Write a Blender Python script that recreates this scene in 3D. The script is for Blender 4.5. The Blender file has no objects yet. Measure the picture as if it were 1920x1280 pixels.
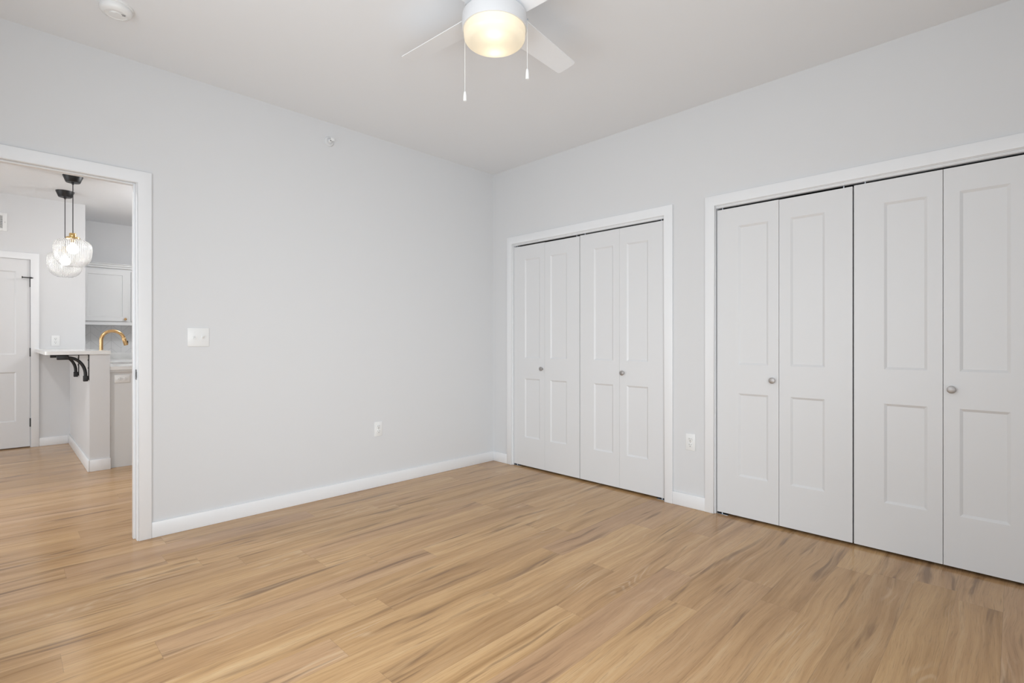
import bpy, bmesh, math, random
from mathutils import Vector, Matrix

C = bpy.context.scene
COL = C.collection
PI = math.pi

# ------------------------------------------------------------------ camera, world, exposure, large lights
cam_data = bpy.data.cameras.new('camera')
cam = bpy.data.objects.new('camera', cam_data)
COL.objects.link(cam)
cam.location = (-3.3396, -3.5658, 1.14)
cam.rotation_euler = (PI / 2, 0, -math.radians(45.21))
cam_data.sensor_width = 36.0
cam_data.lens = 36.0 * 952.0 / 1920.0
cam_data.clip_start = 0.02
C.camera = cam

C.view_settings.view_transform = 'Standard'
C.view_settings.look = 'None'
C.view_settings.gamma = 1.0
C.view_settings.use_curve_mapping = False
C.view_settings.exposure = 0.06

w = bpy.data.worlds.new('sky')
C.world = w
w.use_nodes = True
bgn = w.node_tree.nodes['Background']
bgn.inputs['Color'].default_value = (0.80, 0.88, 1.0, 1)
bgn.inputs['Strength'].default_value = 1.0


def area_light(name, loc, direction, sx, sy, power, color=(1, 1, 1), shape='RECTANGLE', spread=180):
    d = bpy.data.lights.new(name, 'AREA')
    d.shape = shape
    d.size = sx
    if shape == 'RECTANGLE':
        d.size_y = sy
    d.energy = power
    d.color = color
    d.spread = math.radians(spread)
    o = bpy.data.objects.new(name, d)
    o.location = loc
    o.rotation_euler = Vector(direction).to_track_quat('-Z', 'Y').to_euler()
    COL.objects.link(o)
    return o


# daylight entering by the bedroom windows behind and left of the camera and the living-room window beyond
# the doorway, the living-room ceiling lamp, and added fills for corner, ceiling and kitchen
DAY = (0.875, 0.945, 1.0)
area_light('daylight_west_window', (-3.98, -2.4, 1.2), (1, 0, 0), 2.2, 1.9, 43, DAY)
area_light('daylight_south_window', (-3.25, -4.58, 1.15), (0, 1, 0), 1.3, 2.0, 13, DAY)
area_light('corner_fill_light', (-3.25, -4.57, 1.15), (0.65, 1, -0.34), 1.3, 2.0, 17, DAY, 'RECTANGLE', 72)  # added narrow beam, aimed from the window to brighten the far corner
area_light('ceiling_fill_light', (-3.25, -4.56, 1.0), (0.6, 1, 0.55), 1.3, 1.5, 10, DAY, 'RECTANGLE', 90)  # added upward fill that lifts the ceiling and upper walls
area_light('daylight_living_window', (-6.45, 2.0, 1.45), (1, 0, 0.15), 2.4, 1.7, 62, (0.87, 0.94, 1.0))
kl = bpy.data.objects.new('kitchen_ceiling_lamp', bpy.data.lights.new('kitchen_ceiling_lamp', 'POINT'))  # added fill without a fixture, brightens the alcove and cabinets
kl.data.energy = 37
kl.data.shadow_soft_size = 0.12
kl.data.color = (0.96, 0.98, 1.0)
kl.location = (-1.55, 2.9, 2.45)
COL.objects.link(kl)
area_light('living_ceiling_lamp', (-3.9, 1.0, 2.66), (0, 0, -1), 0.22, 0.22, 20, (0.97, 0.985, 1.0), 'DISK')

# ------------------------------------------------------------------ materials


def new_mat(name):
    m = bpy.data.materials.new(name)
    m.use_nodes = True
    nt = m.node_tree
    return m, nt, nt.nodes['Principled BSDF']


def paint(name, col, rough=0.5, bump=0.0, scale=180.0, spec=0.5):
    m, nt, b = new_mat(name)
    b.inputs['Base Color'].default_value = (*col, 1)
    b.inputs['Roughness'].default_value = rough
    b.inputs['Specular IOR Level'].default_value = spec
    tc = nt.nodes.new('ShaderNodeTexCoord')
    n = nt.nodes.new('ShaderNodeTexNoise')
    n.inputs['Scale'].default_value = scale
    n.inputs['Detail'].default_value = 2
    nt.links.new(tc.outputs['Object'], n.inputs['Vector'])
    # faint unevenness of the paint
    mr = nt.nodes.new('ShaderNodeMapRange')
    mr.inputs['To Min'].default_value = max(0.05, rough - 0.04)
    mr.inputs['To Max'].default_value = rough + 0.04
    nt.links.new(n.outputs['Fac'], mr.inputs['Value'])
    nt.links.new(mr.outputs['Result'], b.inputs['Roughness'])
    if bump:
        bp = nt.nodes.new('ShaderNodeBump')
        bp.inputs['Strength'].default_value = bump
        bp.inputs['Distance'].default_value = 0.002
        nt.links.new(n.outputs['Fac'], bp.inputs['Height'])
        nt.links.new(bp.outputs['Normal'], b.inputs['Normal'])
    return m


def metal(name, col, rough=0.3, scale=60.0):
    m, nt, b = new_mat(name)
    b.inputs['Base Color'].default_value = (*col, 1)
    b.inputs['Metallic'].default_value = 1.0
    tc = nt.nodes.new('ShaderNodeTexCoord')
    n = nt.nodes.new('ShaderNodeTexNoise')
    n.inputs['Scale'].default_value = scale
    nt.links.new(tc.outputs['Object'], n.inputs['Vector'])
    mr = nt.nodes.new('ShaderNodeMapRange')
    mr.inputs['To Min'].default_value = rough * 0.8
    mr.inputs['To Max'].default_value = rough * 1.2
    nt.links.new(n.outputs['Fac'], mr.inputs['Value'])
    nt.links.new(mr.outputs['Result'], b.inputs['Roughness'])
    return m


M = {}
M['wall'] = paint('wall_paint', (0.735, 0.735, 0.74), 0.62, 0.06, 240, 0.3)
M['ceiling'] = paint('ceiling_paint', (0.865, 0.875, 0.89), 0.8, 0.10, 160, 0.2)
M['trim'] = paint('trim_paint', (0.875, 0.88, 0.89), 0.32, 0.0, 90)
M['door'] = paint('door_paint', (0.77, 0.77, 0.775), 0.38, 0.02, 300)
M['plastic'] = paint('white_plastic', (0.86, 0.86, 0.85), 0.3, 0.0, 90)
M['cabinet'] = paint('cabinet_paint', (0.775, 0.78, 0.78), 0.38, 0.0, 90)
M['black'] = paint('black_powder_coat', (0.012, 0.012, 0.013), 0.45, 0.05, 400)
M['slot'] = paint('dark_slot', (0.06, 0.06, 0.06), 0.6)
M['grille'] = paint('grey_grille', (0.32, 0.32, 0.32), 0.6)
M['closet'] = paint('closet_shade_grey', (0.25, 0.25, 0.25), 0.8)  # dark grey puts the shade behind closed doors into the colour
M['bulb_base'] = paint('white_enamel', (0.70, 0.70, 0.71), 0.45)
M['blade'] = paint('fan_blade_white', (0.905, 0.92, 0.94), 0.45)
M['nickel'] = metal('satin_nickel', (0.47, 0.45, 0.44), 0.52)
M['steel'] = metal('galvanised_steel', (0.55, 0.60, 0.66), 0.35)
M['brass'] = metal('polished_brass', (0.78, 0.55, 0.24), 0.2)
M['gold'] = metal('brushed_gold', (0.72, 0.46, 0.22), 0.24)
M['dark_bronze'] = metal('dark_strike_metal', (0.16, 0.16, 0.16), 0.45)


def mat_quartz():
    m, nt, b = new_mat('white_quartz')
    tc = nt.nodes.new('ShaderNodeTexCoord')
    n = nt.nodes.new('ShaderNodeTexNoise')
    n.inputs['Scale'].default_value = 3.0
    n.inputs['Detail'].default_value = 6
    n.inputs['Distortion'].default_value = 1.2
    nt.links.new(tc.outputs['Object'], n.inputs['Vector'])
    r = nt.nodes.new('ShaderNodeValToRGB')
    r.color_ramp.elements[0].position = 0.40
    r.color_ramp.elements[0].color = (0.80, 0.795, 0.78, 1)
    r.color_ramp.elements[1].position = 0.52
    r.color_ramp.elements[1].color = (0.85, 0.845, 0.83, 1)
    nt.links.new(n.outputs['Fac'], r.inputs['Fac'])
    nt.links.new(r.outputs['Color'], b.inputs['Base Color'])
    b.inputs['Roughness'].default_value = 0.18
    return m


M['quartz'] = mat_quartz()


def mat_herringbone():
    """pale glazed tile laid as a zigzag of narrow bands, with slightly darker joints"""
    m, nt, b = new_mat('herringbone_tile')
    N, L = nt.nodes, nt.links

    def mth(op, a, c=None, d=None):
        n = N.new('ShaderNodeMath')
        n.operation = op
        for i, v in enumerate((a, c, d)):
            if v is None:
                continue
            if hasattr(v, 'node'):
                L.new(v, n.inputs[i])
            else:
                n.inputs[i].default_value = v
        return n.outputs[0]
    tc = N.new('ShaderNodeTexCoord')
    s = N.new('ShaderNodeSeparateXYZ')
    L.new(tc.outputs['Object'], s.inputs[0])
    x, z = s.outputs['X'], s.outputs['Z']
    tri = mth('PINGPONG', x, 0.105)
    v = mth('DIVIDE', mth('ADD', z, tri), 0.105)
    fr = mth('FRACT', v)
    j1 = mth('LESS_THAN', fr, 0.045)
    cx = mth('FRACT', mth('DIVIDE', x, 0.105))
    j2 = mth('LESS_THAN', cx, 0.03)
    j = mth('MAXIMUM', j1, j2)
    wn = N.new('ShaderNodeTexWhiteNoise')
    wn.noise_dimensions = '2D'
    cv = N.new('ShaderNodeCombineXYZ')
    L.new(mth('FLOOR', v), cv.inputs[0])
    L.new(mth('FLOOR', mth('DIVIDE', x, 0.105)), cv.inputs[1])
    L.new(cv.outputs[0], wn.inputs['Vector'])
    r = N.new('ShaderNodeMapRange')
    r.inputs['To Min'].default_value = 0.78
    r.inputs['To Max'].default_value = 0.86
    L.new(wn.outputs['Value'], r.inputs['Value'])
    mx = N.new('ShaderNodeMix')
    mx.data_type = 'FLOAT'
    L.new(j, mx.inputs[0])
    L.new(r.outputs['Result'], mx.inputs[2])
    mx.inputs[3].default_value = 0.62
    L.new(mx.outputs[0], b.inputs['Base Color'])
    b.inputs['Roughness'].default_value = 0.25
    return m


M['tile'] = mat_herringbone()


def mat_floor():
    m, nt, b = new_mat('oak_plank_floor')
    N, L = nt.nodes, nt.links

    def put(sock, v):
        if hasattr(v, 'node'):
            L.new(v, sock)
        elif isinstance(v, (tuple, list)):
            sock.default_value = v
        else:
            sock.default_value = v

    def mth(op, a, c=None, d=None):
        n = N.new('ShaderNodeMath')
        n.operation = op
        for i, v in enumerate((a, c, d)):
            if v is not None:
                put(n.inputs[i], v)
        return n.outputs[0]

    def comb(x, y, z):
        n = N.new('ShaderNodeCombineXYZ')
        put(n.inputs[0], x)
        put(n.inputs[1], y)
        put(n.inputs[2], z)
        return n.outputs[0]

    def noise(vec, scale, detail=2.0, rough=0.5, dist=0.0):
        n = N.new('ShaderNodeTexNoise')
        n.inputs['Scale'].default_value = scale
        n.inputs['Detail'].default_value = detail
        n.inputs['Roughness'].default_value = rough
        n.inputs['Distortion'].default_value = dist
        L.new(vec, n.inputs['Vector'])
        return n.outputs['Fac']

    def ramp(fac, stops):
        n = N.new('ShaderNodeValToRGB')
        cr = n.color_ramp
        while len(cr.elements) < len(stops):
            cr.elements.new(0.5)
        for e, (p, c) in zip(cr.elements, stops):
            e.position = p
            e.color = (*c, 1) if len(c) == 3 else c
        L.new(fac, n.inputs['Fac'])
        return n.outputs['Color']

    def mixc(fac, a, c, mode='MIX'):
        n = N.new('ShaderNodeMix')
        n.data_type = 'RGBA'
        n.blend_type = mode
        put(n.inputs[0], fac)
        put(n.inputs[6], a)
        put(n.inputs[7], c)
        return n.outputs[2]

    def smooth(v, lo, hi):
        n = N.new('ShaderNodeMapRange')
        n.interpolation_type = 'SMOOTHSTEP'
        put(n.inputs['Value'], v)
        n.inputs['From Min'].default_value = lo
        n.inputs['From Max'].default_value = hi
        return n.outputs['Result']

    tc = N.new('ShaderNodeTexCoord')
    s = N.new('ShaderNodeSeparateXYZ')
    L.new(tc.outputs['Object'], s.inputs[0])
    x, y = s.outputs['X'], s.outputs['Y']
    WID, LEN = 0.1525, 1.22
    yr = mth('DIVIDE', mth('ADD', y, PHASE), WID)
    row = mth('FLOOR', yr)
    fy = mth('FRACT', yr)
    wn = N.new('ShaderNodeTexWhiteNoise')
    wn.noise_dimensions = '1D'
    L.new(row, wn.inputs['W'])
    xr = mth('ADD', mth('DIVIDE', x, LEN), mth('MULTIPLY', wn.outputs['Value'], 7.31))
    colm = mth('FLOOR', xr)
    fx = mth('FRACT', xr)
    wn2 = N.new('ShaderNodeTexWhiteNoise')
    wn2.noise_dimensions = '2D'
    L.new(comb(row, colm, 0.0), wn2.inputs['Vector'])
    rnd = N.new('ShaderNodeSeparateXYZ')
    L.new(wn2.outputs['Color'], rnd.inputs[0])
    r1, r2, r3 = rnd.outputs[0], rnd.outputs[1], rnd.outputs[2]
    # every plank samples its own piece of the grain
    ox = mth('ADD', x, mth('MULTIPLY', r1, 37.0))
    oy = mth('ADD', y, mth('MULTIPLY', r2, 23.0))
    wob = noise(comb(mth('MULTIPLY', ox, 1.3), mth('MULTIPLY', oy, 3.0), r3), 1.0, 2)
    oyw = mth('ADD', oy, mth('MULTIPLY', mth('SUBTRACT', wob, 0.5), 0.10))
    broad = noise(comb(mth('MULTIPLY', ox, 0.75), mth('MULTIPLY', oyw, 13.0), r3), 1.0, 4, 0.55, 0.3)
    mid = noise(comb(mth('MULTIPLY', ox, 2.2), mth('MULTIPLY', oyw, 46.0), r3), 1.0, 4, 0.6, 0.2)
    fine = noise(comb(mth('MULTIPLY', ox, 9.0), mth('MULTIPLY', oyw, 330.0), r3), 1.0, 3, 0.6)
    streak = noise(comb(mth('MULTIPLY', ox, 1.5), mth('MULTIPLY', oyw, 20.0), mth('ADD', r3, 5.0)), 1.0, 3, 0.55, 0.4)
    base = ramp(mth('ADD', mth('MULTIPLY', broad, 0.62), mth('MULTIPLY', mid, 0.38)),
                [(0.30, (0.325, 0.180, 0.074)), (0.44, (0.480, 0.285, 0.130)), (0.55, (0.565, 0.350, 0.168)), (0.70, (0.635, 0.430, 0.236))])
    # plank to plank differences: redder, greyer, lighter
    tone = ramp(r1, [(0.0, (0.86, 0.84, 0.83)), (0.35, (0.97, 0.96, 0.98)), (0.65, (1.0, 1.0, 0.98)), (1.0, (1.08, 1.10, 1.13))])
    base = mixc(1.0, base, tone, 'MULTIPLY')
    base = mixc(mth('MULTIPLY', smooth(r2, 0.55, 1.0), 0.30), base, (0.46, 0.285, 0.195, 1))
    # dark mineral streaks
    base = mixc(mth('MULTIPLY', smooth(streak, 0.57, 0.72), 0.72), base, (0.185, 0.105, 0.055, 1))
    # pores
    base = mixc(mth('MULTIPLY', smooth(fine, 0.52, 0.68), 0.36), base, (0.23, 0.135, 0.07, 1))
    # pale cathedral figure: growth rings squeezed across the plank, only on parts of some planks
    ringc = noise(comb(mth('MULTIPLY', ox, 1.15), mth('MULTIPLY', oyw, 6.5), mth('ADD', r3, 9.0)), 1.0, 1.5, 0.4)
    rings = mth('FRACT', mth('MULTIPLY', ringc, 17.0))
    ringl = mth('SUBTRACT', smooth(rings, 0.05, 0.35), smooth(rings, 0.40, 0.65))
    where = smooth(noise(comb(mth('MULTIPLY', ox, 1.6), mth('MULTIPLY', oy, 5.0), mth('ADD', r3, 3.0)), 1.0, 1), 0.60, 0.73)
    brk = mth('ADD', 0.35, mth('MULTIPLY', smooth(mid, 0.38, 0.62), 0.65))
    base = mixc(mth('MULTIPLY', mth('MULTIPLY', ringl, where), mth('MULTIPLY', brk, 0.40)), base, (0.68, 0.50, 0.33, 1))
    # joints
    e1 = mth('LESS_THAN', mth('MINIMUM', fy, mth('SUBTRACT', 1.0, fy)), 0.0045)
    e2 = mth('LESS_THAN', mth('MINIMUM', fx, mth('SUBTRACT', 1.0, fx)), 0.0006)
    joint = mth('MAXIMUM', e1, e2)
    base = mixc(mth('MULTIPLY', joint, 0.30), base, (0.13, 0.08, 0.05, 1))
    L.new(base, b.inputs['Base Color'])
    rg = N.new('ShaderNodeMapRange')
    rg.inputs['To Min'].default_value = 0.13
    rg.inputs['To Max'].default_value = 0.24
    L.new(mid, rg.inputs['Value'])
    L.new(rg.outputs['Result'], b.inputs['Roughness'])
    b.inputs['IOR'].default_value = 1.45
    b.inputs['Specular IOR Level'].default_value = 0.34
    bp = N.new('ShaderNodeBump')
    bp.inputs['Strength'].default_value = 0.12
    bp.inputs['Distance'].default_value = 0.0012
    h = mth('SUBTRACT', mth('MULTIPLY', fine, 0.7), mth('MULTIPLY', joint, 0.8))
    L.new(h, bp.inputs['Height'])
    L.new(bp.outputs['Normal'], b.inputs['Normal'])
    return m


PHASE = 0.02
M['floor'] = mat_floor()


def mat_thin_glass():
    m, nt, b = new_mat('clear_ribbed_glass')
    N, L = nt.nodes, nt.links
    N.remove(b)
    out = N['Material Output']
    tr = N.new('ShaderNodeBsdfTransparent')
    tr.inputs['Color'].default_value = (0.93, 0.935, 0.93, 1)
    gl = N.new('ShaderNodeBsdfGlossy')
    gl.inputs['Roughness'].default_value = 0.22
    gl.inputs['Color'].default_value = (0.50, 0.50, 0.50, 1)
    df = N.new('ShaderNodeBsdfTranslucent')
    df.inputs['Color'].default_value = (0.9, 0.9, 0.9, 1)
    # the moulded ribs scatter more light along their crests
    tc = N.new('ShaderNodeTexCoord')
    sp = N.new('ShaderNodeSeparateXYZ')
    L.new(tc.outputs['Object'], sp.inputs[0])
    at = N.new('ShaderNodeMath')
    at.operation = 'ARCTAN2'
    L.new(sp.outputs['Y'], at.inputs[0])
    L.new(sp.outputs['X'], at.inputs[1])
    mu = N.new('ShaderNodeMath')
    mu.operation = 'MULTIPLY'
    L.new(at.outputs[0], mu.inputs[0])
    mu.inputs[1].default_value = 60.0
    co = N.new('ShaderNodeMath')
    co.operation = 'COSINE'
    L.new(mu.outputs[0], co.inputs[0])
    rb = N.new('ShaderNodeMapRange')
    rb.inputs['From Min'].default_value = -1.0
    rb.inputs['To Min'].default_value = 0.05
    rb.inputs['To Max'].default_value = 0.50
    L.new(co.outputs[0], rb.inputs['Value'])
    lw = N.new('ShaderNodeLayerWeight')
    lw.inputs['Blend'].default_value = 0.30
    mr = N.new('ShaderNodeMapRange')
    mr.inputs['To Min'].default_value = 0.04
    mr.inputs['To Max'].default_value = 0.60
    L.new(lw.outputs['Facing'], mr.inputs['Value'])
    m0 = N.new('ShaderNodeMixShader')
    L.new(rb.outputs['Result'], m0.inputs[0])
    L.new(tr.outputs[0], m0.inputs[1])
    L.new(df.outputs[0], m0.inputs[2])
    mx = N.new('ShaderNodeMixShader')
    L.new(mr.outputs['Result'], mx.inputs[0])
    L.new(m0.outputs[0], mx.inputs[1])
    L.new(gl.outputs[0], mx.inputs[2])
    L.new(mx.outputs[0], out.inputs['Surface'])
    return m


M['glass'] = mat_thin_glass()


def mat_frosted():
    """opal glass of the fan lamp: light of the two bulbs inside comes through it diffused"""
    m, nt, b = new_mat('opal_glass')
    N, L = nt.nodes, nt.links
    N.remove(b)
    out = N['Material Output']
    df = N.new('ShaderNodeBsdfTranslucent')
    df.inputs['Color'].default_value = (0.93, 0.90, 0.84, 1)
    rf = N.new('ShaderNodeBsdfDiffuse')
    rf.inputs['Color'].default_value = (0.85, 0.82, 0.74, 1)
    mx = N.new('ShaderNodeMixShader')
    mx.inputs[0].default_value = 0.35
    L.new(df.outputs[0], mx.inputs[1])
    L.new(rf.outputs[0], mx.inputs[2])
    gl = N.new('ShaderNodeBsdfGlossy')
    gl.inputs['Roughness'].default_value = 0.15
    m2 = N.new('ShaderNodeMixShader')
    m2.inputs[0].default_value = 0.04
    L.new(mx.outputs[0], m2.inputs[1])
    L.new(gl.outputs[0], m2.inputs[2])
    L.new(m2.outputs[0], out.inputs['Surface'])
    return m


M['opal'] = mat_frosted()


def mat_emit(name, col, strength):
    m, nt, b = new_mat(name)
    N, L = nt.nodes, nt.links
    N.remove(b)
    e = N.new('ShaderNodeEmission')
    e.inputs['Color'].default_value = (*col, 1)
    e.inputs['Strength'].default_value = strength
    L.new(e.outputs[0], N['Material Output'].inputs['Surface'])
    return m


M['bulb'] = mat_emit('lit_bulb', (1.0, 0.97, 0.93), 14.0)
M['fan_bulb'] = mat_emit('lit_fan_bulb', (1.0, 0.85, 0.60), 8.5)
M['pane'] = paint('window_pane', (0.8, 0.85, 0.9), 0.1)

# ------------------------------------------------------------------ mesh helpers


def add_box(bm, x0, x1, y0, y1, z0, z1, bevel=0.0, seg=2):
    vs = [bm.verts.new(p) for p in ((x0, y0, z0), (x1, y0, z0), (x1, y1, z0), (x0, y1, z0),
                                    (x0, y0, z1), (x1, y0, z1), (x1, y1, z1), (x0, y1, z1))]
    fs = [bm.faces.new([vs[i] for i in f]) for f in ((3, 2, 1, 0), (4, 5, 6, 7), (0, 1, 5, 4), (1, 2, 6, 5), (2, 3, 7, 6), (3, 0, 4, 7))]
    if bevel > 0:
        es = list({e for f in fs for e in f.edges})
        bmesh.ops.bevel(bm, geom=es, offset=bevel, segments=seg, profile=0.5, affect='EDGES')


def add_lathe(bm, prof, n=48, axis='Z', center=(0, 0, 0), flute=0, flute_depth=0.0, cap=True):
    """prof: list of (radius, height) along the axis"""
    c = Vector(center)
    rings = []
    for (r, h) in prof:
        ring = []
        for i in range(n):
            a = 2 * PI * i / n
            rr = r
            if flute:
                rr = r * (1 + flute_depth * math.cos(a * flute))
            u, v = rr * math.cos(a), rr * math.sin(a)
            p = (u, v, h) if axis == 'Z' else ((u, h, v) if axis == 'Y' else (h, u, v))
            ring.append(bm.verts.new(c + Vector(p)))
        rings.append(ring)
    for a, b in zip(rings, rings[1:]):
        for i in range(n):
            j = (i + 1) % n
            bm.faces.new((a[i], a[j], b[j], b[i]))
    if cap:
        if prof[0][0] > 1e-5:
            bm.faces.new(list(reversed(rings[0])))
        if prof[-1][0] > 1e-5:
            bm.faces.new(rings[-1])


def add_tube(bm, pts, radii, n=16):
    pts = [Vector(p) for p in pts]
    if not isinstance(radii, (list, tuple)):
        radii = [radii] * len(pts)
    rings = []
    up = None
    for i, p in enumerate(pts):
        if i == 0:
            t = pts[1] - p
        elif i == len(pts) - 1:
            t = p - pts[i - 1]
        else:
            t = (pts[i + 1] - p).normalized() + (p - pts[i - 1]).normalized()
        t.normalize()
        if up is None:
            up = Vector((0, 1, 0)) if abs(t.y) < 0.9 else Vector((1, 0, 0))
        a = t.cross(up).normalized()
        bb = a.cross(t).normalized()
        up = bb
        rings.append([bm.verts.new(p + (a * math.cos(2 * PI * k / n) + bb * math.sin(2 * PI * k / n)) * radii[i]) for k in range(n)])
    for a, b in zip(rings, rings[1:]):
        for i in range(n):
            j = (i + 1) % n
            bm.faces.new((a[i], a[j], b[j], b[i]))
    bm.faces.new(list(reversed(rings[0])))
    bm.faces.new(rings[-1])


def obj(name, bm, m, parent=None, smooth=False, loc=None, rotz=0.0):
    bmesh.ops.recalc_face_normals(bm, faces=bm.faces)
    me = bpy.data.meshes.new(name)
    bm.to_mesh(me)
    bm.free()
    if smooth:
        for p in me.polygons:
            p.use_smooth = True
        try:
            me.set_sharp_from_angle(angle=math.radians(38))
        except Exception:
            pass
    me.materials.append(M[m])
    o = bpy.data.objects.new(name, me)
    COL.objects.link(o)
    if parent:
        o.parent = parent
    if loc is not None:
        o.location = loc
    o.rotation_euler.z = rotz
    return o


def tag(o, label=None, cat=None, group=None, kind=None):
    if label:
        o['label'] = label
    if cat:
        o['category'] = cat
    if group:
        o['group'] = group
    if kind:
        o['kind'] = kind
    return o


def thing(name, loc, label, cat, group=None, rotz=0.0, kind=None):
    o = bpy.data.objects.new(name, None)
    o.empty_display_size = 0.1
    o.location = loc
    o.rotation_euler.z = rotz
    COL.objects.link(o)
    return tag(o, label, cat, group, kind)


def boxes(name, m, lst, parent=None, bevel=0.0, loc=None, rotz=0.0):
    bm = bmesh.new()
    for b in lst:
        add_box(bm, *b, bevel=bevel)
    return obj(name, bm, m, parent, loc=loc, rotz=rotz, smooth=bevel > 0)


def copy_tree(o, parent=None):
    c = o.copy()
    COL.objects.link(c)
    if parent:
        c.parent = parent
    for ch in list(o.children):
        copy_tree(ch, c)
    return c


def struct(name, m, lst, label, cat, bevel=0.0):
    return tag(boxes(name, m, lst, bevel=bevel), label, cat, kind='structure')


H = 2.74       # bedroom ceiling
HK = 2.70      # ceiling beyond the doorway
YF = 3.985     # far wall beyond the doorway
YA = 4.94      # kitchen wall behind the cabinets
XW, YS = -4.0, -4.6

# ------------------------------------------------------------------ room shell
struct('floor', 'floor', [(-6.6, 0.9, YS - 0.1, 5.1, -0.1, 0.0)], 'warm oak plank floor running through the doorway', 'floor')
struct('ceiling', 'ceiling', [(XW - 0.1, 0.85, YS - 0.1, 0.12, H, H + 0.1)], 'flat white ceiling above the bedroom', 'ceiling')
struct('ceiling_kitchen', 'ceiling', [(-6.6, 0.85, 0.12, 5.1, HK, HK + 0.14)], 'flat white ceiling beyond the doorway', 'ceiling')

DX0, DX1, DZ = -3.605, -2.79, 2.055      # doorway jamb faces and head
J = 0.018
struct('wall_north', 'wall', [(XW - 0.1, DX0 - J, 0, 0.12, 0, H), (DX1 + J, 0.1, 0, 0.12, 0, H), (DX0 - J, DX1 + J, 0, 0.12, DZ + J, H)],
       'pale grey wall with the open doorway, left of the corner', 'wall')
# closet wall
A0, A1 = -0.262, -1.785
B0, B1 = -2.152, -3.690
CZ = 2.045
struct('wall_east', 'wall', [(0, 0.1, A0 + J, 0.0, 0, H), (0, 0.1, B0 + J, A1 - J, 0, H), (0, 0.1, YS, B1 - J, 0, H),
                             (0, 0.1, A1 - J, A0 + J, CZ + J, H), (0, 0.1, B1 - J, B0 + J, CZ + J, H)],
       'pale grey wall holding both closets, right of the corner', 'wall')
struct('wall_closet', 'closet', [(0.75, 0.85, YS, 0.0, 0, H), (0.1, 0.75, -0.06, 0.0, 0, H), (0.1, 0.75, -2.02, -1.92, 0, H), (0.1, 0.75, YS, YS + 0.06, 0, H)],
       'shade-coloured inner walls of the closets behind the folding doors', 'wall')
# walls behind the camera with their windows
struct('wall_south', 'wall', [(XW - 0.1, -3.92, YS - 0.1, YS, 0, H), (-2.58, 0.1, YS - 0.1, YS, 0, H), (-3.92, -2.58, YS - 0.1, YS, 0, 0.12), (-3.92, -2.58, YS - 0.1, YS, 2.2, H)],
       'grey wall with a wide window behind the camera', 'wall')
struct('wall_west', 'wall', [(XW - 0.1, XW, YS, -3.5, 0, H), (XW - 0.1, XW, -1.3, 0.0, 0, H), (XW - 0.1, XW, -3.5, -1.3, 0, 0.25), (XW - 0.1, XW, -3.5, -1.3, 2.2, H)],
       'grey wall with a tall window left of the camera', 'wall')
for n, (ax, a0, a1, p, zb) in enumerate((('S', -3.92, -2.58, YS, 0.12), ('W', -3.5, -1.3, XW, 0.25))):
    bm = bmesh.new()
    t = 0.05
    mid = (a0 + a1) / 2
    for (u0, u1, z0, z1) in ((a0, a0 + t, zb, 2.2), (a1 - t, a1, zb, 2.2), (a0, a1, zb, zb + t), (a0, a1, 2.2 - t, 2.2), (mid - t / 2, mid + t / 2, zb, 2.2)):
        if ax == 'S':
            add_box(bm, u0, u1, p - 0.09, p - 0.03, z0, z1)
        else:
            add_box(bm, p - 0.09, p - 0.03, u0, u1, z0, z1)
    wn_ = obj('window_%d' % (n + 1), bm, 'trim')
    tag(wn_, 'white framed window ' + ('behind' if n == 0 else 'left of') + ' the camera', 'window', kind='structure')
    g = boxes('pane', 'pane', [(a0 + t, a1 - t, p - 0.07, p - 0.06, zb + t, 2.15)] if ax == 'S' else [(p - 0.07, p - 0.06, a0 + t, a1 - t, zb + t, 2.15)], wn_)
# rooms beyond the doorway
XE = -2.657    # end of the far wall
struct('wall_far', 'wall', [(-6.6, -3.87, YF, YF + 0.12, 0, HK), (-3.113, XE, YF, YF + 0.12, 0, HK), (-3.87, -3.113, YF, YF + 0.12, 2.03, HK), (XE - 0.12, XE, YF + 0.12, YA, 0, HK)],
       'white wall beyond the doorway with the narrow hall door', 'wall')
struct('wall_kitchen', 'wall', [(XE - 0.12, 0.8, YA, YA + 0.1, 0, HK)], 'white kitchen wall above the wall cabinet', 'wall')
struct('wall_living', 'wall', [(-6.6, -6.5, 0.12, YF + 0.12, 0, HK)], 'wall of the living room out of sight to the left', 'wall')
struct('wall_pantry', 'closet', [(-4.0, -3.0, YF + 0.7, YF + 0.75, 0, HK)], 'shade-coloured inner wall behind the hall door', 'wall')
struct('wall_kitchen_east', 'wall', [(0.75, 0.85, 0.12, YA, 0, HK)], 'kitchen side wall out of sight to the right', 'wall')
struct('wall_living_south', 'wall', [(-6.6, XW - 0.1, 0.0, 0.12, 0, HK)], 'living room wall out of sight beside the bedroom', 'wall')
PX0, PX1, PY0 = -2.791, -2.649, 2.19
struct('wall_peninsula', 'wall', [(PX0, PX1, PY0, YF, 0, 1.027)], 'white half wall carrying the raised bar top', 'half wall')

# baseboards
BH, BT = 0.09, 0.013


def baseboard(name, lst, label):
    return struct(name, 'trim', lst, label, 'baseboard', bevel=0.003)


baseboard('baseboard_north', [(-2.722, 0.0, -BT, 0.0, 0, BH)], 'long white baseboard under the empty grey wall')
baseboard('baseboard_corner', [(-BT, 0.0, -0.2, -BT, 0, BH)], 'short white baseboard between the corner and the nearer closet casing')
baseboard('baseboard_east', [(-BT, 0.0, -2.088, -1.852, 0, BH)], 'short white baseboard between the two closets')
baseboard('baseboard_far', [(-3.043, PX0 - BT, YF - BT, YF, 0, BH)], 'white baseboard beside the hall door under the bar')
baseboard('baseboard_peninsula', [(PX0 - BT, PX0, PY0 - BT, YF - BT, 0, 0.10), (PX0, PX1 + 0.004, PY0 - BT, PY0, 0, 0.10)], 'white baseboard wrapping the half wall')

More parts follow.
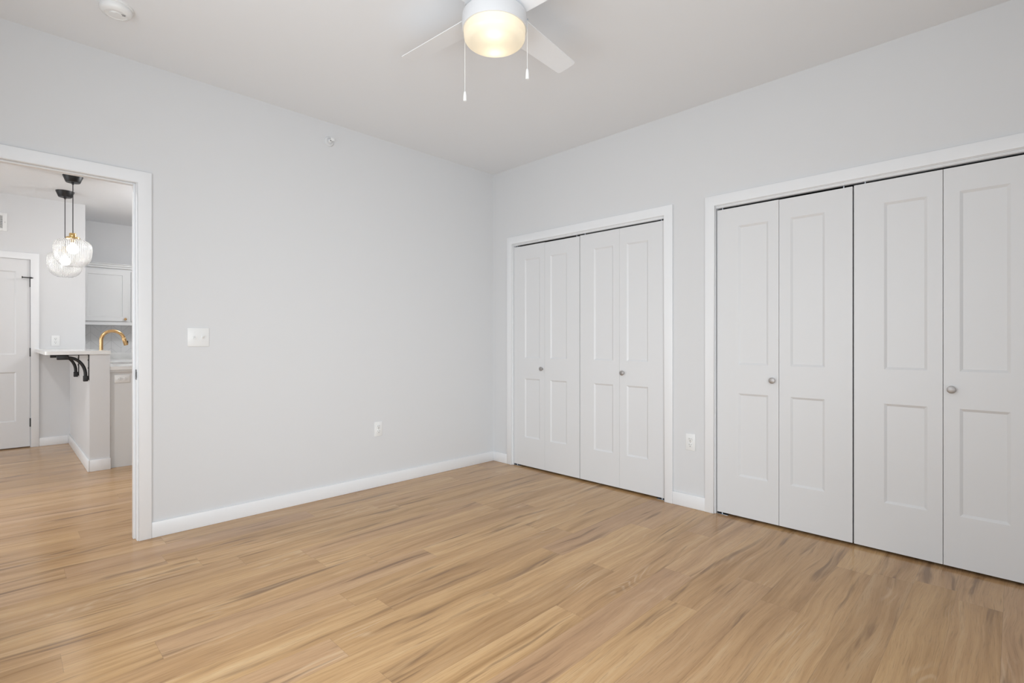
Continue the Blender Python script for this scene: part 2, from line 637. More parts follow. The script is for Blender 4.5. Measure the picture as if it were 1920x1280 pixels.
# casings
CW, CT = 0.063, 0.016


def u_frame(bm, a0, a1, zin, wd, z1, place):
    """continuous casing: inner edges a0<a1 and zin, board width wd, outer top z1; place(u, d, z) maps to the room"""
    pts = [(a0 - wd, 0), (a0, 0), (a0, zin), (a1, zin), (a1, 0), (a1 + wd, 0), (a1 + wd, z1), (a0 - wd, z1)]
    f = [bm.verts.new(place(u, CT, z)) for u, z in pts]
    k = [bm.verts.new(place(u, 0, z)) for u, z in pts]
    fs = [bm.faces.new(f), bm.faces.new(list(reversed(k)))]
    for i in range(8):
        j = (i + 1) % 8
        fs.append(bm.faces.new((f[i], k[i], k[j], f[j])))
    es = list({e for q in fs for e in q.edges})
    bmesh.ops.bevel(bm, geom=es, offset=0.0035, segments=2, profile=0.5, affect='EDGES')


def casing_b(name, y0, y1, label):
    """around an opening in the closet wall; y0 nearer the corner"""
    bm = bmesh.new()
    u_frame(bm, y1 - 0.005, y0 + 0.005, CZ - 0.004, CW - 0.001, CZ + 0.059, lambda u, d, z: (-d, u, z))
    o = obj(name, bm, 'trim', smooth=True)
    tag(o, label, 'door casing', kind='structure')
    # jamb boards lining the opening, and the stepped head track
    boxes('jamb', 'trim', [(0, 0.1, y0, y0 + J, 0, CZ + J), (0, 0.1, y1 - J, y1, 0, CZ + J), (0, 0.1, y1, y0, CZ, CZ + J)], o)
    boxes('head_track', 'trim', [(0.002, 0.062, y1, y0, CZ - 0.010, CZ), (0.008, 0.05, y1, y0, CZ - 0.019, CZ - 0.010), (0.012, 0.044, y1, y0, CZ - 0.023, CZ - 0.019)], o, bevel=0.001)
    return o


casing_b('trim_1', A0, A1, 'white casing around the closet nearer the corner')
casing_b('trim_2', B0, B1, 'white casing around the wider closet on the right')

bm = bmesh.new()
u_frame(bm, DX0 - 0.005, DX1 + 0.005, DZ - 0.005, CW, DZ + 0.058, lambda u, d, z: (u, -d, z))
o = obj('trim_3', bm, 'trim', smooth=True)
tag(o, 'white casing around the open doorway on the left', 'door casing', kind='structure')
boxes('jamb', 'trim', [(DX1, DX1 + J, 0, 0.12, 0, DZ + J), (DX0 - J, DX0, 0, 0.12, 0, DZ + J), (DX0, DX1, 0, 0.12, DZ, DZ + J)], o)
boxes('door_stop', 'trim', [(DX1 - 0.011, DX1, 0.048, 0.083, 0, DZ), (DX0, DX0 + 0.011, 0.048, 0.083, 0, DZ), (DX0 + 0.011, DX1 - 0.011, 0.048, 0.083, DZ - 0.011, DZ)], o, bevel=0.002)

sp = thing('strike_plate', (DX1, 0.022, 0.95), 'dark strike plate let into the white doorway jamb', 'strike plate')
bm = bmesh.new()
add_box(bm, -0.002, 0.0, -0.013, 0.016, -0.029, 0.029, bevel=0.0008)
add_box(bm, -0.003, -0.0005, -0.024, -0.012, -0.017, 0.017, bevel=0.0008)
obj('plate', bm, 'dark_bronze', sp)
boxes('latch_hole', 'slot', [(-0.0026, -0.0021, -0.006, 0.009, -0.012, 0.012)], sp)

# hall door casing beyond the doorway
HX0, HX1 = -3.873, -3.113
bm = bmesh.new()
u_frame(bm, HX0 - 0.004, HX1 + 0.004, 2.026, 0.066, 2.092, lambda u, d, z: (u, YF - d, z))
o = obj('trim_4', bm, 'trim', smooth=True)
tag(o, 'white casing around the hall door beyond the doorway', 'door casing', kind='structure')

# ------------------------------------------------------------------ panelled doors


def panel_slab(bm, w, z0, z1, t, panels, bev=0.0125, dep=0.008):
    """slab in local axes: x 0..w, front at y=0 facing -y, back at y=t; recessed panels (x0,x1,z0,z1) in the front"""
    xs = sorted({0.0, w} | {p[0] for p in panels} | {p[1] for p in panels})
    zs = sorted({z0, z1} | {p[2] for p in panels} | {p[3] for p in panels})
    cache = {}

    def V(x, y, z):
        k = (round(x, 5), round(y, 5), round(z, 5))
        if k not in cache:
            cache[k] = bm.verts.new((x, y, z))
        return cache[k]

    def inpanel(x, z):
        return any(p[0] < x < p[1] and p[2] < z < p[3] for p in panels)
    for xa, xb in zip(xs, xs[1:]):
        for za, zb in zip(zs, zs[1:]):
            if not inpanel((xa + xb) / 2, (za + zb) / 2):
                bm.faces.new((V(xa, 0, za), V(xb, 0, za), V(xb, 0, zb), V(xa, 0, zb)))
    for (a, b, c, d) in panels:
        # split the outer edges where grid lines cross, so the mesh stays closed
        px = [x for x in xs if a <= x <= b]
        pz = [z for z in zs if c <= z <= d]
        e = bev
        ia, ib, ic, id_ = a + e, b - e, c + e, d - e

        def fx(x):
            return min(max(x, ia), ib)

        def fz(z):
            return min(max(z, ic), id_)
        for x0, x1 in zip(px, px[1:]):
            bm.faces.new((V(x0, 0, c), V(x1, 0, c), V(fx(x1), dep, ic), V(fx(x0), dep, ic)))
            bm.faces.new((V(x1, 0, d), V(x0, 0, d), V(fx(x0), dep, id_), V(fx(x1), dep, id_)))
        for q0, q1 in zip(pz, pz[1:]):
            bm.faces.new((V(a, 0, q1), V(a, 0, q0), V(ia, dep, fz(q0)), V(ia, dep, fz(q1))))
            bm.faces.new((V(b, 0, q0), V(b, 0, q1), V(ib, dep, fz(q1)), V(ib, dep, fz(q0))))
        ring = [V(fx(x), dep, ic) for x in px] + [V(ib, dep, fz(z)) for z in pz[1:]] + [V(fx(x), dep, id_) for x in reversed(px[:-1])] + [V(ia, dep, fz(z)) for z in reversed(pz[1:-1])]
        bm.faces.new(ring)
    # back and rim
    bm.faces.new((V(0, t, z0), V(0, t, z1), V(w, t, z1), V(w, t, z0)))
    bm.faces.new([V(x, 0, z1) for x in xs] + [V(w, t, z1), V(0, t, z1)])
    bm.faces.new([V(x, 0, z0) for x in reversed(xs)] + [V(0, t, z0), V(w, t, z0)])
    bm.faces.new([V(0, 0, z) for z in reversed(zs)] + [V(0, t, z0), V(0, t, z1)])
    bm.faces.new([V(w, 0, z) for z in zs] + [V(w, t, z1), V(w, t, z0)])


LZ0, LZ1 = 0.0155, 2.0085
FRONT_X = 0.012     # door face stands this far behind the wall face
LW = 0.3785


def knob_mesh():
    bm = bmesh.new()
    add_lathe(bm, [(0.0001, 0), (0.010, 0), (0.0095, -0.002), (0.007, -0.006), (0.0065, -0.011), (0.013, -0.0145), (0.0178, -0.0185), (0.0183, -0.0215), (0.0172, -0.0245), (0.012, -0.0268), (0.0001, -0.0280)], 32, 'Y')
    return bm


def bifold(name, y_start, widths, knob_leaf, knob_x, label, sag=(0, 0), pins=(), fold=0.0025):
    """two hinged leaves; y_start is the edge nearer the corner, local x runs along -y"""
    d = thing(name, (FRONT_X, y_start, 0), label, 'door', rotz=-PI / 2, kind='structure')
    x = 0.0
    for i, wd in enumerate(widths):
        bm = bmesh.new()
        xa = 0.137 if i == 0 else 0.062
        panel_slab(bm, wd, LZ0, LZ1 - sag[i], 0.034, [(xa, xa + 0.181, 0.272, 0.806), (xa, xa + 0.181, 0.990, 1.886)])
        lf = obj('leaf', bm, 'door', d, loc=(x, 0, 0))
        if i == knob_leaf:
            kb = obj('knob', knob_mesh(), 'nickel', lf, smooth=True, loc=(knob_x, 0, 0.900))
            kb['label'] = 'round satin nickel knob'
        x += wd + fold
    for px in pins:
        bm = bmesh.new()
        add_lathe(bm, [(0.004, LZ1 - 0.02), (0.004, CZ - 0.012)], 10, 'Z', (px, 0.016, 0))
        obj('pivot_pin', bm, 'steel', d, smooth=True)
    return d


bifold('door_1', -0.2660, (0.3765, 0.3765), 0, 0.3765 - 0.030, 'folding white closet door nearest the room corner', (0.001, 0.003), (0.03, 0.715), 0.0012)
bifold('door_2', -1.0262, (0.3765, 0.3765), 1, 0.032, 'folding white closet door left of the bare strip of wall', (0.0, 0.0), (0.04, 0.72), 0.0012)
bifold('door_3', -2.1580, (LW, LW), 0, LW - 0.034, 'folding white closet door just right of the bare strip of wall', (0.001, 0.003), (0.03, 0.715))
bifold('door_4', -2.9245, (LW, LW), 1, 0.032, 'folding white closet door at the right edge of the view', (0.0, 0.0), (0.05, 0.72))

for (yy, lab, sgn) in ((-0.265, 'small steel floor pivot bracket under the closet door nearest the corner', 1), (-1.782, 'small steel floor pivot bracket left of the bare strip of wall', -1), (-2.155, 'small steel floor pivot bracket right of the bare strip of wall', 1)):
    pb = thing('pivot_bracket', (0.03, yy, 0.0), lab, 'bracket', 'steel pivot brackets under the closet doors')
    a, b = (-0.07, -0.001) if sgn > 0 else (0.001, 0.07)
    boxes('foot_plate', 'steel', [(-0.016, 0.016, a, b, 0.0, 0.0025)], pb, bevel=0.0006)
    c0, c1 = (-0.004, -0.001) if sgn > 0 else (0.001, 0.004)
    boxes('upright_plate', 'steel', [(-0.016, 0.016, c0, c1, 0.0025, 0.013)], pb)
    bm = bmesh.new()
    add_lathe(bm, [(0.006, 0.0025), (0.006, 0.010), (0.004, 0.0105), (0.004, 0.0138)], 12, 'Z', (0, -0.03 * sgn, 0))
    obj('pivot_pin', bm, 'steel', pb, smooth=True)

# hall door beyond the doorway
hd = thing('door_5', (HX0, YF + 0.002, 0), 'white two-panel hall door with black hinges beyond the doorway', 'door', kind='structure')
bm = bmesh.new()
wd = HX1 - HX0
panel_slab(bm, wd - 0.003, 0.012, 2.022, 0.035, [(0.107, wd - 0.11, 0.287, 0.815), (0.107, wd - 0.11, 1.002, 1.888)])
obj('slab', bm, 'door', hd)
for i, z in enumerate((0.268, 1.024, 1.773)):
    bm = bmesh.new()
    add_lathe(bm, [(0.0075, z - 0.046), (0.0075, z + 0.046)], 12, 'Z', (wd + 0.002, -0.008, 0))
    add_box(bm, wd - 0.006, wd + 0.004, -0.006, 0.0, z - 0.044, z + 0.044)
    hg = obj('hinge', bm, 'black', hd, smooth=True)
    hg['label'] = 'black hinge'
    if i == 2:
        bm = bmesh.new()
        add_tube(bm, [(wd + 0.020, -0.026, z + 0.052), (wd - 0.062, -0.045, z + 0.052)], 0.0055, 10)
        add_lathe(bm, [(0.011, 0), (0.011, 0.008)], 12, 'X', (wd - 0.068, -0.046, z + 0.052))
        add_lathe(bm, [(0.009, z + 0.045), (0.009, z + 0.060)], 12, 'Z', (wd + 0.002, -0.020, 0))
        st = obj('hinge_stop', bm, 'black', hg, smooth=True)

# ------------------------------------------------------------------ wall plates


def plate(bm, w, h, t=0.006):
    add_box(bm, -w / 2, w / 2, -t, 0, -h / 2, h / 2, bevel=0.0022, seg=2)


def outlet(loc, label, rotz=0.0, horizontal=False, decor=False):
    t = thing('wall_outlet', loc, label, 'outlet', 'white wall outlets', rotz)
    if horizontal:
        t.rotation_euler = (0, PI / 2, 0)
    bm = bmesh.new()
    plate(bm, 0.070, 0.114)
    obj('cover_plate', bm, 'plastic', t, smooth=True)
    if decor:
        bm = bmesh.new()
        add_box(bm, -0.0165, 0.0165, -0.0075, -0.006, -0.0335, 0.0335, bevel=0.0006)
        obj('receptacle', bm, 'plastic', t)
    for s in (-1, 1):
        zc = s * 0.0195
        if not decor:
            bm = bmesh.new()
            add_lathe(bm, [(0.0172, -0.006), (0.0172, -0.0082), (0.016, -0.0088)], 28, 'Y', (0, 0, zc))
            rc = obj('receptacle', bm, 'plastic', t, smooth=True)
        bm = bmesh.new()
        f = -0.0092
        add_box(bm, -0.0075, -0.0055, f, -0.006, zc - 0.001, zc + 0.0085)
        add_box(bm, 0.0055, 0.0075, f, -0.006, zc - 0.0, zc + 0.0075)
        add_lathe(bm, [(0.0026, -0.006), (0.0026, f)], 12, 'Y', (0, 0, zc - 0.0085))
        so = obj('slots', bm, 'slot', t if decor else rc)
    bm = bmesh.new()
    add_lathe(bm, [(0.003, -0.006), (0.003, -0.0072), (0.0001, -0.0078)], 12, 'Y')
    obj('screw', bm, 'nickel', t, smooth=True)
    return t


outlet((-1.244, 0, 0.453), 'white outlet low on the empty grey wall')
outlet((0, -1.980, 0.450), 'white outlet on the strip of wall between the closets', -PI / 2)
outlet((-2.910, YF, 1.149), 'white outlet above the bar top beyond the doorway', decor=True)

sw = thing('light_switch', (-2.484, 0, 1.166), 'white double toggle light switch right of the doorway', 'light switch')
bm = bmesh.new()
plate(bm, 0.116, 0.114)
obj('cover_plate', bm, 'plastic', sw, smooth=True)
for i, x in enumerate((-0.023, 0.023)):
    boxes('toggle_surround', 'plastic', [(x - 0.007, x + 0.007, -0.0072, -0.006, -0.0135, 0.0135)], sw, bevel=0.0005)
    bm = bmesh.new()
    s = -1 if i == 0 else 1
    vs = [(x - 0.0045, -0.007, -0.008), (x + 0.0045, -0.007, -0.008), (x + 0.0045, -0.007, 0.008), (x - 0.0045, -0.007, 0.008)]
    zc = 0.008 * s
    top = [(x - 0.004, -0.020, zc - 0.004), (x + 0.004, -0.020, zc - 0.004), (x + 0.004, -0.020, zc + 0.004), (x - 0.004, -0.020, zc + 0.004)]
    a = [bm.verts.new(p) for p in vs]
    b = [bm.verts.new(p) for p in top]
    for k in range(4):
        bm.faces.new((a[k], a[(k + 1) % 4], b[(k + 1) % 4], b[k]))
    bm.faces.new(b)
    bm.faces.new(list(reversed(a)))
    obj('toggle', bm, 'plastic', sw)
    for z in (-0.030, 0.030):
        bm = bmesh.new()
        add_lathe(bm, [(0.003, -0.006), (0.003, -0.007), (0.0001, -0.0076)], 12, 'Y', (x, 0, z))
        obj('screw', bm, 'plastic', sw, smooth=True)

# sidewall sprinkler
sk = thing('sprinkler_head', (-1.648, 0, 2.600), 'small white fire sprinkler high on the empty grey wall', 'sprinkler')
bm = bmesh.new()
add_lathe(bm, [(0.0001, 0), (0.036, 0), (0.036, -0.003), (0.032, -0.009), (0.022, -0.012), (0.020, -0.006), (0.0001, -0.006)], 32, 'Y')
obj('escutcheon', bm, 'wall', sk, smooth=True)
bm = bmesh.new()
add_lathe(bm, [(0.012, -0.006), (0.012, -0.022), (0.009, -0.024), (0.009, -0.030), (0.0001, -0.030)], 20, 'Y')
obj('body', bm, 'plastic', sk, smooth=True)
bm = bmesh.new()
for s in (-1, 1):
    add_tube(bm, [(s * 0.0085, -0.028, 0), (s * 0.0105, -0.040, 0), (s * 0.004, -0.052, 0), (0, -0.056, 0)], 0.0022, 8)
obj('frame_arms', bm, 'plastic', sk, smooth=True)
bm = bmesh.new()
add_tube(bm, [(0, -0.030, 0), (0, -0.050, 0)], 0.003, 10)
g = obj('glass_bulb', bm, 'slot', sk, smooth=True)
g['label'] = 'dark sprinkler bulb'
boxes('deflector', 'plastic', [(-0.013, 0.013, -0.062, -0.0585, -0.010, 0.012), (-0.013, 0.013, -0.0585, -0.040, 0.010, 0.012)], sk, bevel=0.0008)

# smoke detector
sd = thing('smoke_detector', (-2.951, -0.515, H), 'round white smoke detector on the ceiling near the doorway', 'smoke detector')
bm = bmesh.new()
add_lathe(bm, [(0.0001, 0), (0.068, 0), (0.068, -0.008), (0.065, -0.010)], 48, 'Z')
obj('mounting_plate', bm, 'plastic', sd, smooth=True)
bm = bmesh.new()
add_lathe(bm, [(0.062, -0.0095), (0.064, -0.013), (0.063, -0.026), (0.056, -0.036), (0.044, -0.040), (0.042, -0.038), (0.026, -0.038), (0.024, -0.041), (0.0001, -0.042)], 48, 'Z')
obj('body', bm, 'plastic', sd, smooth=True)
bm = bmesh.new()
for k in range(2):
    add_box(bm, 0.018, 0.034, -0.022 + 0.009 * k, -0.0195 + 0.009 * k, -0.0405, -0.037)
obj('vent_slots', bm, 'grille', sd)
bm = bmesh.new()
add_lathe(bm, [(0.009, -0.041), (0.009, -0.0435), (0.0001, -0.044)], 20, 'Z', (-0.012, -0.012, 0))
obj('test_button', bm, 'plastic', sd, smooth=True)

# ------------------------------------------------------------------ ceiling fan
FX, FY = -1.832, -1.963
fan = thing('ceiling_fan', (FX, FY, H), 'white four-blade ceiling fan with a glowing warm opal light', 'ceiling fan')
bm = bmesh.new()
add_lathe(bm, [(0.0001, 0), (0.085, 0), (0.088, -0.02), (0.105, -0.055), (0.128, -0.085), (0.132, -0.12), (0.128, -0.160), (0.06, -0.166), (0.0001, -0.166)], 64, 'Z')
obj('motor_housing', bm, 'bulb_base', fan, smooth=True)
bm = bmesh.new()
add_lathe(bm, [(0.05, -0.165), (0.132, -0.190), (0.139, -0.194), (0.1405, -0.200), (0.1405, -0.252), (0.139, -0.2555), (0.134, -0.2555), (0.133, -0.246), (0.05, -0.205)], 72, 'Z', cap=False)
obj('light_housing', bm, 'bulb_base', fan, smooth=True)
bm = bmesh.new()
prof = [(0.1325, -0.250), (0.1335, -0.262)]
for k in range(0, 11):
    a = PI / 2 * k / 10
    prof.append((0.098 + 0.034 * math.cos(a), -0.284 - 0.026 * math.sin(a)))
prof += [(0.075, -0.3125), (0.04, -0.3145), (0.0001, -0.315)]
add_lathe(bm, prof, 72, 'Z', cap=False)
bowl = obj('light_bowl', bm, 'opal', fan, smooth=True)
bowl['label'] = 'glowing warm opal glass bowl'
for k in (-1, 1):
    bm = bmesh.new()
    c = Vector((0.066 * k * 0.7, 0.066 * k * 0.7, -0.268))
    bmesh.ops.create_uvsphere(bm, u_segments=16, v_segments=10, radius=0.022, matrix=Matrix.Translation(c))
    obj('bulb', bm, 'fan_bulb', fan, smooth=True)


def blade_mesh():
    """points +x, pitched so that the edge on the +y side hangs lower"""
    bm = bmesh.new()
    n = 14
    out = []
    r0, r1, hw0, hw1 = 0.10, 0.565, 0.066, 0.053
    for i in range(n + 1):
        f = i / n
        out.append((r0 + (r1 - r0) * f, -(hw0 + (hw1 - hw0) * f)))
    # slightly rounded tip
    tip = [(r1 + 0.008, -hw1 + 0.010), (r1 + 0.010, 0.0), (r1 + 0.008, hw1 - 0.010)]
    up = [(x, -y) for (x, y) in reversed(out)]
    poly = out + tip + up
    pitch = math.radians(11)
    th = 0.003
    bot = []
    top = []
    for (x, y) in poly:
        z = -y * math.sin(pitch)
        yy = y * math.cos(pitch)
        bot.append(bm.verts.new((x, yy, z - th / 2)))
        top.append(bm.verts.new((x, yy, z + th / 2)))
    m = len(poly)
    bm.faces.new(list(reversed(bot)))
    bm.faces.new(top)
    for i in range(m):
        j = (i + 1) % m
        bm.faces.new((bot[i], bot[j], top[j], top[i]))
    return bm


def iron_mesh():
    bm = bmesh.new()
    add_box(bm, 0.06, 0.175, -0.020, 0.020, 0.004, 0.009, bevel=0.001)
    return bm


b0 = obj('blade', blade_mesh(), 'blade', fan, smooth=True)
b0.location = (0, 0, -0.178)
b0.rotation_euler.z = math.radians(5.6)
i0 = obj('blade_arm', iron_mesh(), 'bulb_base', b0)
for k in range(1, 4):
    b = b0.copy()
    COL.objects.link(b)
    b.parent = fan
    b.rotation_euler.z = math.radians(5.6 + 90 * k)
    ii = i0.copy()
    COL.objects.link(ii)
    ii.parent = b


def chain(dx, dy, ztop, zfob, zend, lab):
    bm = bmesh.new()
    z = ztop
    add_tube(bm, [(dx, dy, ztop), (dx, dy, zfob)], 0.0009, 6)
    while z > zfob:
        bmesh.ops.create_icosphere(bm, subdivisions=1, radius=0.0018, matrix=Matrix.Translation((dx, dy, z)))
        z -= 0.0055
    ch = obj('pull_chain', bm, 'plastic', fan, smooth=True)
    bm = bmesh.new()
    L_ = zfob - zend
    add_lathe(bm, [(0.0015, zfob + 0.002), (0.0045, zfob), (0.0068, zfob - 0.35 * L_), (0.0078, zend + 0.003), (0.007, zend), (0.003, zend), (0.003, zend + 0.006)], 18, 'Z', (dx, dy, 0))
    obj('chain_fob', bm, 'plastic', ch, smooth=True)


# forward / right of the camera seen from the fan
fw = Vector((0.7096, 0.7046))
rt = Vector((0.7046, -0.7096))
pl = rt * -0.1335 + fw * 0.055
pr = rt * 0.1415 + fw * 0.0
chain(pl.x, pl.y, -0.245, 2.247 - H, 2.206 - H, '')
chain(pr.x, pr.y, -0.205, 2.318 - H, 2.275 - H, '')
bm = bmesh.new()
add_lathe(bm, [(0.005, 0), (0.004, 0.012)], 12, 'X', (pr.x * 0.985 - 0.006, pr.y * 0.985, -0.205))
obj('chain_outlet', bm, 'steel', fan, smooth=True)

# ------------------------------------------------------------------ pendants over the bar


def pendant(x, y, drop, label):
    p = thing('pendant_lamp', (x, y, HK), label, 'pendant lamp', 'ribbed glass pendants over the bar')
    bm = bmesh.new()
    add_lathe(bm, [(0.0001, 0), (0.076, 0), (0.075, -0.004), (0.055, -0.058), (0.052, -0.061), (0.012, -0.061), (0.011, -0.072), (0.006, -0.080), (0.0001, -0.080)], 40, 'Z')
    c = obj('canopy', bm, 'black', p, smooth=True)
    c['label'] = 'black tapered ceiling cup'
    zt = 2.107 - HK - drop
    bm = bmesh.new()
    add_tube(bm, [(0, 0, -0.078), (0, 0, zt + 0.052)], 0.0035, 10)
    obj('cord', bm, 'black', p, smooth=True)
    bm = bmesh.new()
    add_lathe(bm, [(0.0001, zt + 0.056), (0.010, zt + 0.055), (0.026, zt + 0.053), (0.028, zt + 0.050), (0.028, zt + 0.020), (0.050, zt + 0.017), (0.053, zt + 0.013), (0.053, zt + 0.001), (0.0001, zt + 0.001)], 36, 'Z')
    k = obj('lamp_cap', bm, 'brass', p, smooth=True)
    k['label'] = 'brass lamp cap'
    bm = bmesh.new()
    prof = [(0.050, zt), (0.080, zt - 0.006), (0.110, zt - 0.019), (0.130, zt - 0.038), (0.140, zt - 0.062), (0.143, zt - 0.090), (0.141, zt - 0.125), (0.137, zt - 0.160), (0.131, zt - 0.190), (0.120, zt - 0.214), (0.103, zt - 0.236), (0.085, zt - 0.250), (0.068, zt - 0.256), (0.064, zt - 0.262)]
    add_lathe(bm, prof, 240, 'Z', flute=60, flute_depth=0.010, cap=False)
    sh = obj('glass_shade', bm, 'glass', p, smooth=True)
    sh['label'] = 'clear ribbed glass shade'
    bm = bmesh.new()
    add_lathe(bm, [(0.016, zt), (0.018, zt - 0.035), (0.0001, zt - 0.035)], 20, 'Z')
    obj('bulb_socket', bm, 'brass', p, smooth=True)
    bm = bmesh.new()
    add_lathe(bm, [(0.0001, zt - 0.036), (0.013, zt - 0.036), (0.018, zt - 0.050), (0.034, zt - 0.066), (0.043, zt - 0.084), (0.045, zt - 0.098), (0.041, zt - 0.114), (0.030, zt - 0.130), (0.015, zt - 0.139), (0.0001, zt - 0.142)], 24, 'Z')
    obj('bulb', bm, 'bulb', p, smooth=True)
    return p


pendant(-2.858, 2.755, 0.0, 'ribbed glass pendant hanging nearer, its brass cap showing')
pendant(-2.867, 3.455, 0.035, 'ribbed glass pendant hanging farther back, half hidden behind the other')

# ------------------------------------------------------------------ bar and kitchen
# raised bar top: plate with a rounded corner towards the room
bm = bmesh.new()
bx0, bx1, by0, by1 = -3.080, -2.645, PY0 - 0.008, YF
r = 0.02
pts = [(bx1, by0), (bx1, by1), (bx0, by1)]
for k in range(7):
    a = PI + (PI / 2) * k / 6
    pts.append((bx0 + r + r * math.cos(a), by0 + r + r * math.sin(a)))
lo = [bm.verts.new((x, y, 1.027)) for x, y in pts]
hi = [bm.verts.new((x, y, 1.057)) for x, y in pts]
bm.faces.new(list(reversed(lo)))
bm.faces.new(hi)
for i in range(len(pts)):
    j = (i + 1) % len(pts)
    bm.faces.new((lo[i], lo[j], hi[j], hi[i]))
o = obj('bar_countertop', bm, 'quartz')
tag(o, 'raised white bar top on the half wall beyond the doorway', 'bar top')


def bracket(y, label):
    t = thing('bar_bracket', (PX0, y, 1.027), label, 'bracket', 'black steel brackets under the bar top')
    boxes('wall_plate', 'black', [(-0.006, 0.0, -0.019, 0.019, -0.225, -0.006)], t, bevel=0.001)
    boxes('top_plate', 'black', [(-0.222, 0.0, -0.019, 0.019, -0.006, 0.0)], t, bevel=0.001)
    bm = bmesh.new()
    path = [(-0.205, 0, -0.026), (-0.140, 0, -0.027)]
    for k in range(1, 13):
        a = PI / 2 * k / 12
        path.append((-0.140 + 0.115 * math.sin(a), 0, -0.027 - 0.150 * (1 - math.cos(a))))
    path.append((-0.024, 0, -0.222))
    add_tube(bm, path, 0.0125, 14)
    obj('curved_arm', bm, 'black', t, smooth=True)
    boxes('arm_sleeve', 'black', [(-0.213, -0.135, -0.018, 0.018, -0.044, -0.006)], t, bevel=0.004)
    boxes('arm_sleeve', 'black', [(-0.041, -0.008, -0.018, 0.018, -0.236, -0.186)], t, bevel=0.004)
    boxes('link', 'black', [(-0.010, -0.005, -0.012, 0.012, -0.215, -0.200)], t)
    for z in (-0.05, -0.12):
        bm = bmesh.new()
        add_lathe(bm, [(0.006, -0.006), (0.006, -0.009), (0.0001, -0.011)], 12, 'X', (0, 0, z))
        obj('screw', bm, 'black', t, smooth=True)
    return t


bracket(2.215, 'black steel bracket under the near end of the bar top')
bracket(3.035, 'black steel bracket farther back under the bar top')

# peninsula cabinet end with worktop and sink
CY0 = 2.225
CX0, CX1 = PX1, -2.03
cab = thing('base_cabinet', (CX0, CY0, 0), 'plain white base cabinet end right of the half wall', 'cabinet')
cw = CX1 - CX0
boxes('end_panel', 'cabinet', [(0.0, cw, 0.0, 0.018, 0.0, 0.862)], cab)
boxes('carcass', 'cabinet', [(0.0, cw - 0.02, 0.018, 0.45, 0.1, 0.862)], cab)
boxes('trim_rail', 'cabinet', [(-0.0, cw + 0.005, -0.016, 0.0, 0.862, 0.884)], cab, bevel=0.002)

bm = bmesh.new()
kx0, kx1, ky0, ky1, kz0, kz1 = PX1, -2.0, PY0 + 0.005, YA - 0.0, 0.884, 0.914
SX0, SX1, SY0, SY1 = -2.545, -2.11, 2.78, 3.46
for (a, b, c, d) in ((kx0, kx1, ky0, SY0), (kx0, kx1, SY1, ky1 - 0.63), (kx0, SX0, SY0, SY1), (SX1, kx1, SY0, SY1)):
    add_box(bm, a, b, c, d, kz0, kz1)
kt = obj('kitchen_countertop', bm, 'quartz')
tag(kt, 'lower white kitchen worktop behind the raised bar', 'worktop')
kb_ = boxes('kitchen_countertop', 'quartz', [(XE, -1.66, ky1 - 0.63, ky1, kz0, kz1)])
tag(kb_, 'white worktop running along the kitchen wall under the tiles', 'worktop')
boxes('upstand', 'quartz', [(XE, -1.66, YA - 0.02, YA, kz1, 0.992)], kb_, bevel=0.001)
sk_ = thing('kitchen_sink', (SX0, SY0, 0.884), 'undermount sink let into the lower worktop under the gold tap', 'sink')
bm = bmesh.new()
tw, tl = SX1 - SX0, SY1 - SY0
for (a, b, c, d, e, f) in ((-0.012, 0, -0.012, tl + 0.012, -0.22, 0), (tw, tw + 0.012, -0.012, tl + 0.012, -0.22, 0), (0, tw, -0.012, 0, -0.22, 0), (0, tw, tl, tl + 0.012, -0.22, 0), (0, tw, 0, tl, -0.22, -0.21)):
    add_box(bm, a, b, c, d, e, f)
obj('basin', bm, 'nickel', sk_)
bm = bmesh.new()
add_lathe(bm, [(0.0001, -0.21), (0.045, -0.21), (0.043, -0.206), (0.03, -0.207), (0.0001, -0.209)], 24, 'Z', (tw / 2, tl / 2, 0))
obj('drain', bm, 'steel', sk_, smooth=True)

outlet((-2.557, CY0, 0.800), 'white outlet lying sideways on the cabinet end under the worktop', horizontal=True)

# tap
fa = thing('kitchen_faucet', (-2.612, 3.10, 0.914), 'curved brushed gold kitchen tap rising behind the raised bar', 'faucet')
bm = bmesh.new()
add_lathe(bm, [(0.0001, 0), (0.027, 0), (0.027, 0.006), (0.023, 0.010), (0.021, 0.05), (0.018, 0.055)], 28, 'Z')
obj('base', bm, 'gold', fa, smooth=True)
bm = bmesh.new()
R_ = 0.094
zc = 1.155 - 0.914
path = [(0, 0, 0.05), (0, 0, 0.14), (0, 0, zc - 0.03)]
for k in range(0, 25):
    a = PI * (k / 24.0) * 0.93
    path.append((R_ - R_ * math.cos(a), 0, zc + R_ * math.sin(a)))
add_tube(bm, path, 0.0165, 20)
obj('spout', bm, 'gold', fa, smooth=True)
e0 = Vector(path[-1])
dr = (e0 - Vector(path[-2])).normalized()
bm = bmesh.new()
add_tube(bm, [e0, e0 + dr * 0.004, e0 + dr * 0.010, e0 + dr * 0.070, e0 + dr * 0.078], [0.0165, 0.0185, 0.0190, 0.0200, 0.0175], 20)
sh = obj('spray_head', bm, 'gold', fa, smooth=True)
bm = bmesh.new()
c = e0 + dr * 0.045 + Vector((0.0195, 0, 0.002))
add_box(bm, c.x - 0.004, c.x + 0.006, c.y - 0.008, c.y + 0.008, c.z - 0.018, c.z + 0.014, bevel=0.003)
bt = obj('spray_button', bm, 'black', sh, smooth=True)
bm = bmesh.new()
add_tube(bm, [(0.0, 0.018, 0.035), (0.0, 0.040, 0.036), (0.0, 0.085, 0.060)], [0.009, 0.008, 0.006], 12)
obj('lever', bm, 'gold', fa, smooth=True)

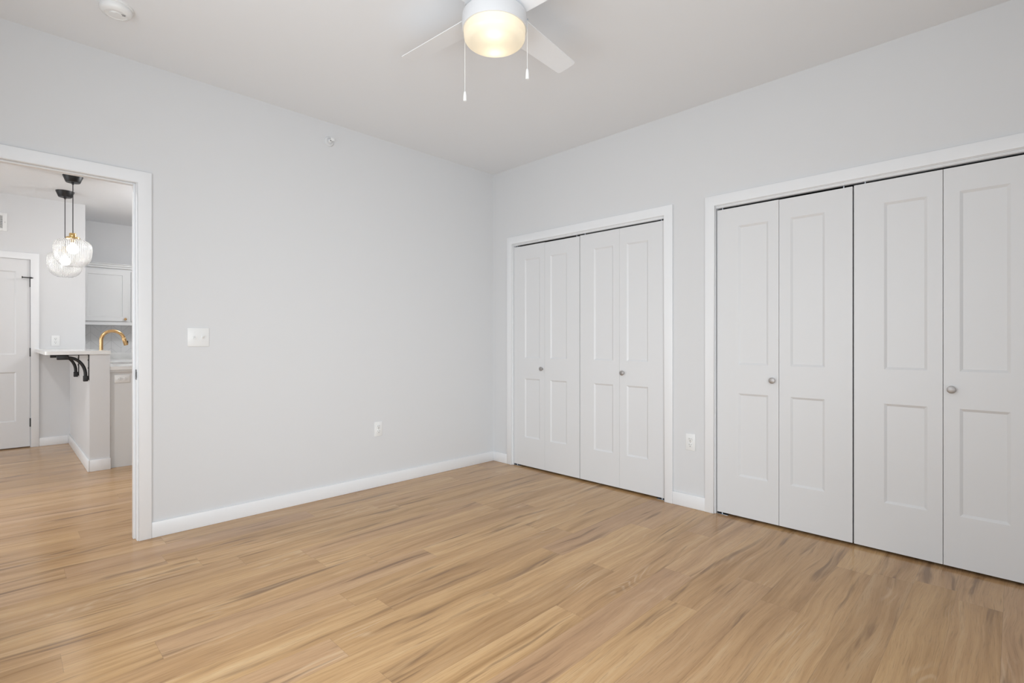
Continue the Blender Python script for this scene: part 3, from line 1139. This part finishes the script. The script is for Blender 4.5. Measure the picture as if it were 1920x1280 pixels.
# backsplash and wall cabinet
o = boxes('tile_backsplash', 'tile', [(XE, -1.66, YA - 0.009, YA - 0.001, 0.992, 1.352)])
tag(o, 'pale herringbone tile backsplash under the wall cabinet', 'backsplash')
UY = YA - 0.33
UX0, UX1 = XE, -1.66
uc = thing('wall_cabinet', (UX0, UY, 1.35), 'white shaker wall cabinet on the kitchen wall beyond the pendants', 'cabinet')
uw = UX1 - UX0
boxes('body', 'cabinet', [(0, uw, 0.002, 0.33, 0.0, 0.72)], uc)
boxes('crown', 'cabinet', [(0, uw, -0.022, 0.33, 0.72, 0.745), (0, uw, -0.034, 0.33, 0.745, 0.768), (0, uw, -0.046, 0.33, 0.768, 0.778)], uc, bevel=0.003)
for i, (a, b) in enumerate(((0.018, uw / 2 - 0.018), (uw / 2 + 0.018, uw - 0.018))):
    bm = bmesh.new()
    panel_slab(bm, b - a, 0.050, 0.695, 0.019, [(0.058, b - a - 0.058, 0.108, 0.637)], 0.003, 0.008)
    dr_ = obj('door', bm, 'cabinet', uc, loc=(a, -0.018, 0))
    bm = bmesh.new()
    kx = (b - a - 0.03) if i == 0 else 0.03
    add_lathe(bm, [(0.006, 0), (0.005, -0.012), (0.014, -0.018), (0.0155, -0.023), (0.012, -0.027), (0.0001, -0.028)], 20, 'Y', (kx, 0, 0.077))
    kb = obj('knob', bm, 'gold', dr_, smooth=True)

# air register on the far wall
vn = thing('air_vent', (-3.475, YF, 2.395), 'white slatted air register high on the wall beyond the doorway', 'vent')
bm = bmesh.new()
add_box(bm, -0.185, -0.150, -0.008, 0, -0.095, 0.095, bevel=0.002)
add_box(bm, 0.150, 0.185, -0.008, 0, -0.095, 0.095, bevel=0.002)
add_box(bm, -0.1505, 0.1505, -0.008, 0, 0.066, 0.095, bevel=0.002)
add_box(bm, -0.1505, 0.1505, -0.008, 0, -0.095, -0.066, bevel=0.002)
obj('frame', bm, 'plastic', vn, smooth=True)
boxes('dark_opening', 'slot', [(-0.15, 0.15, -0.0015, -0.0005, -0.067, 0.067)], vn)
for k in range(11):
    z = -0.060 + 0.012 * k
    boxes('slat', 'plastic', [(-0.15, 0.15, -0.007, -0.002, z - 0.0028, z + 0.0028)], vn)
for s in (-1, 1):
    bm = bmesh.new()
    add_lathe(bm, [(0.004, -0.008), (0.004, -0.0095), (0.0001, -0.010)], 12, 'Y', (0.168 * s, 0, -0.002))
    obj('screw', bm, 'nickel', vn, smooth=True)
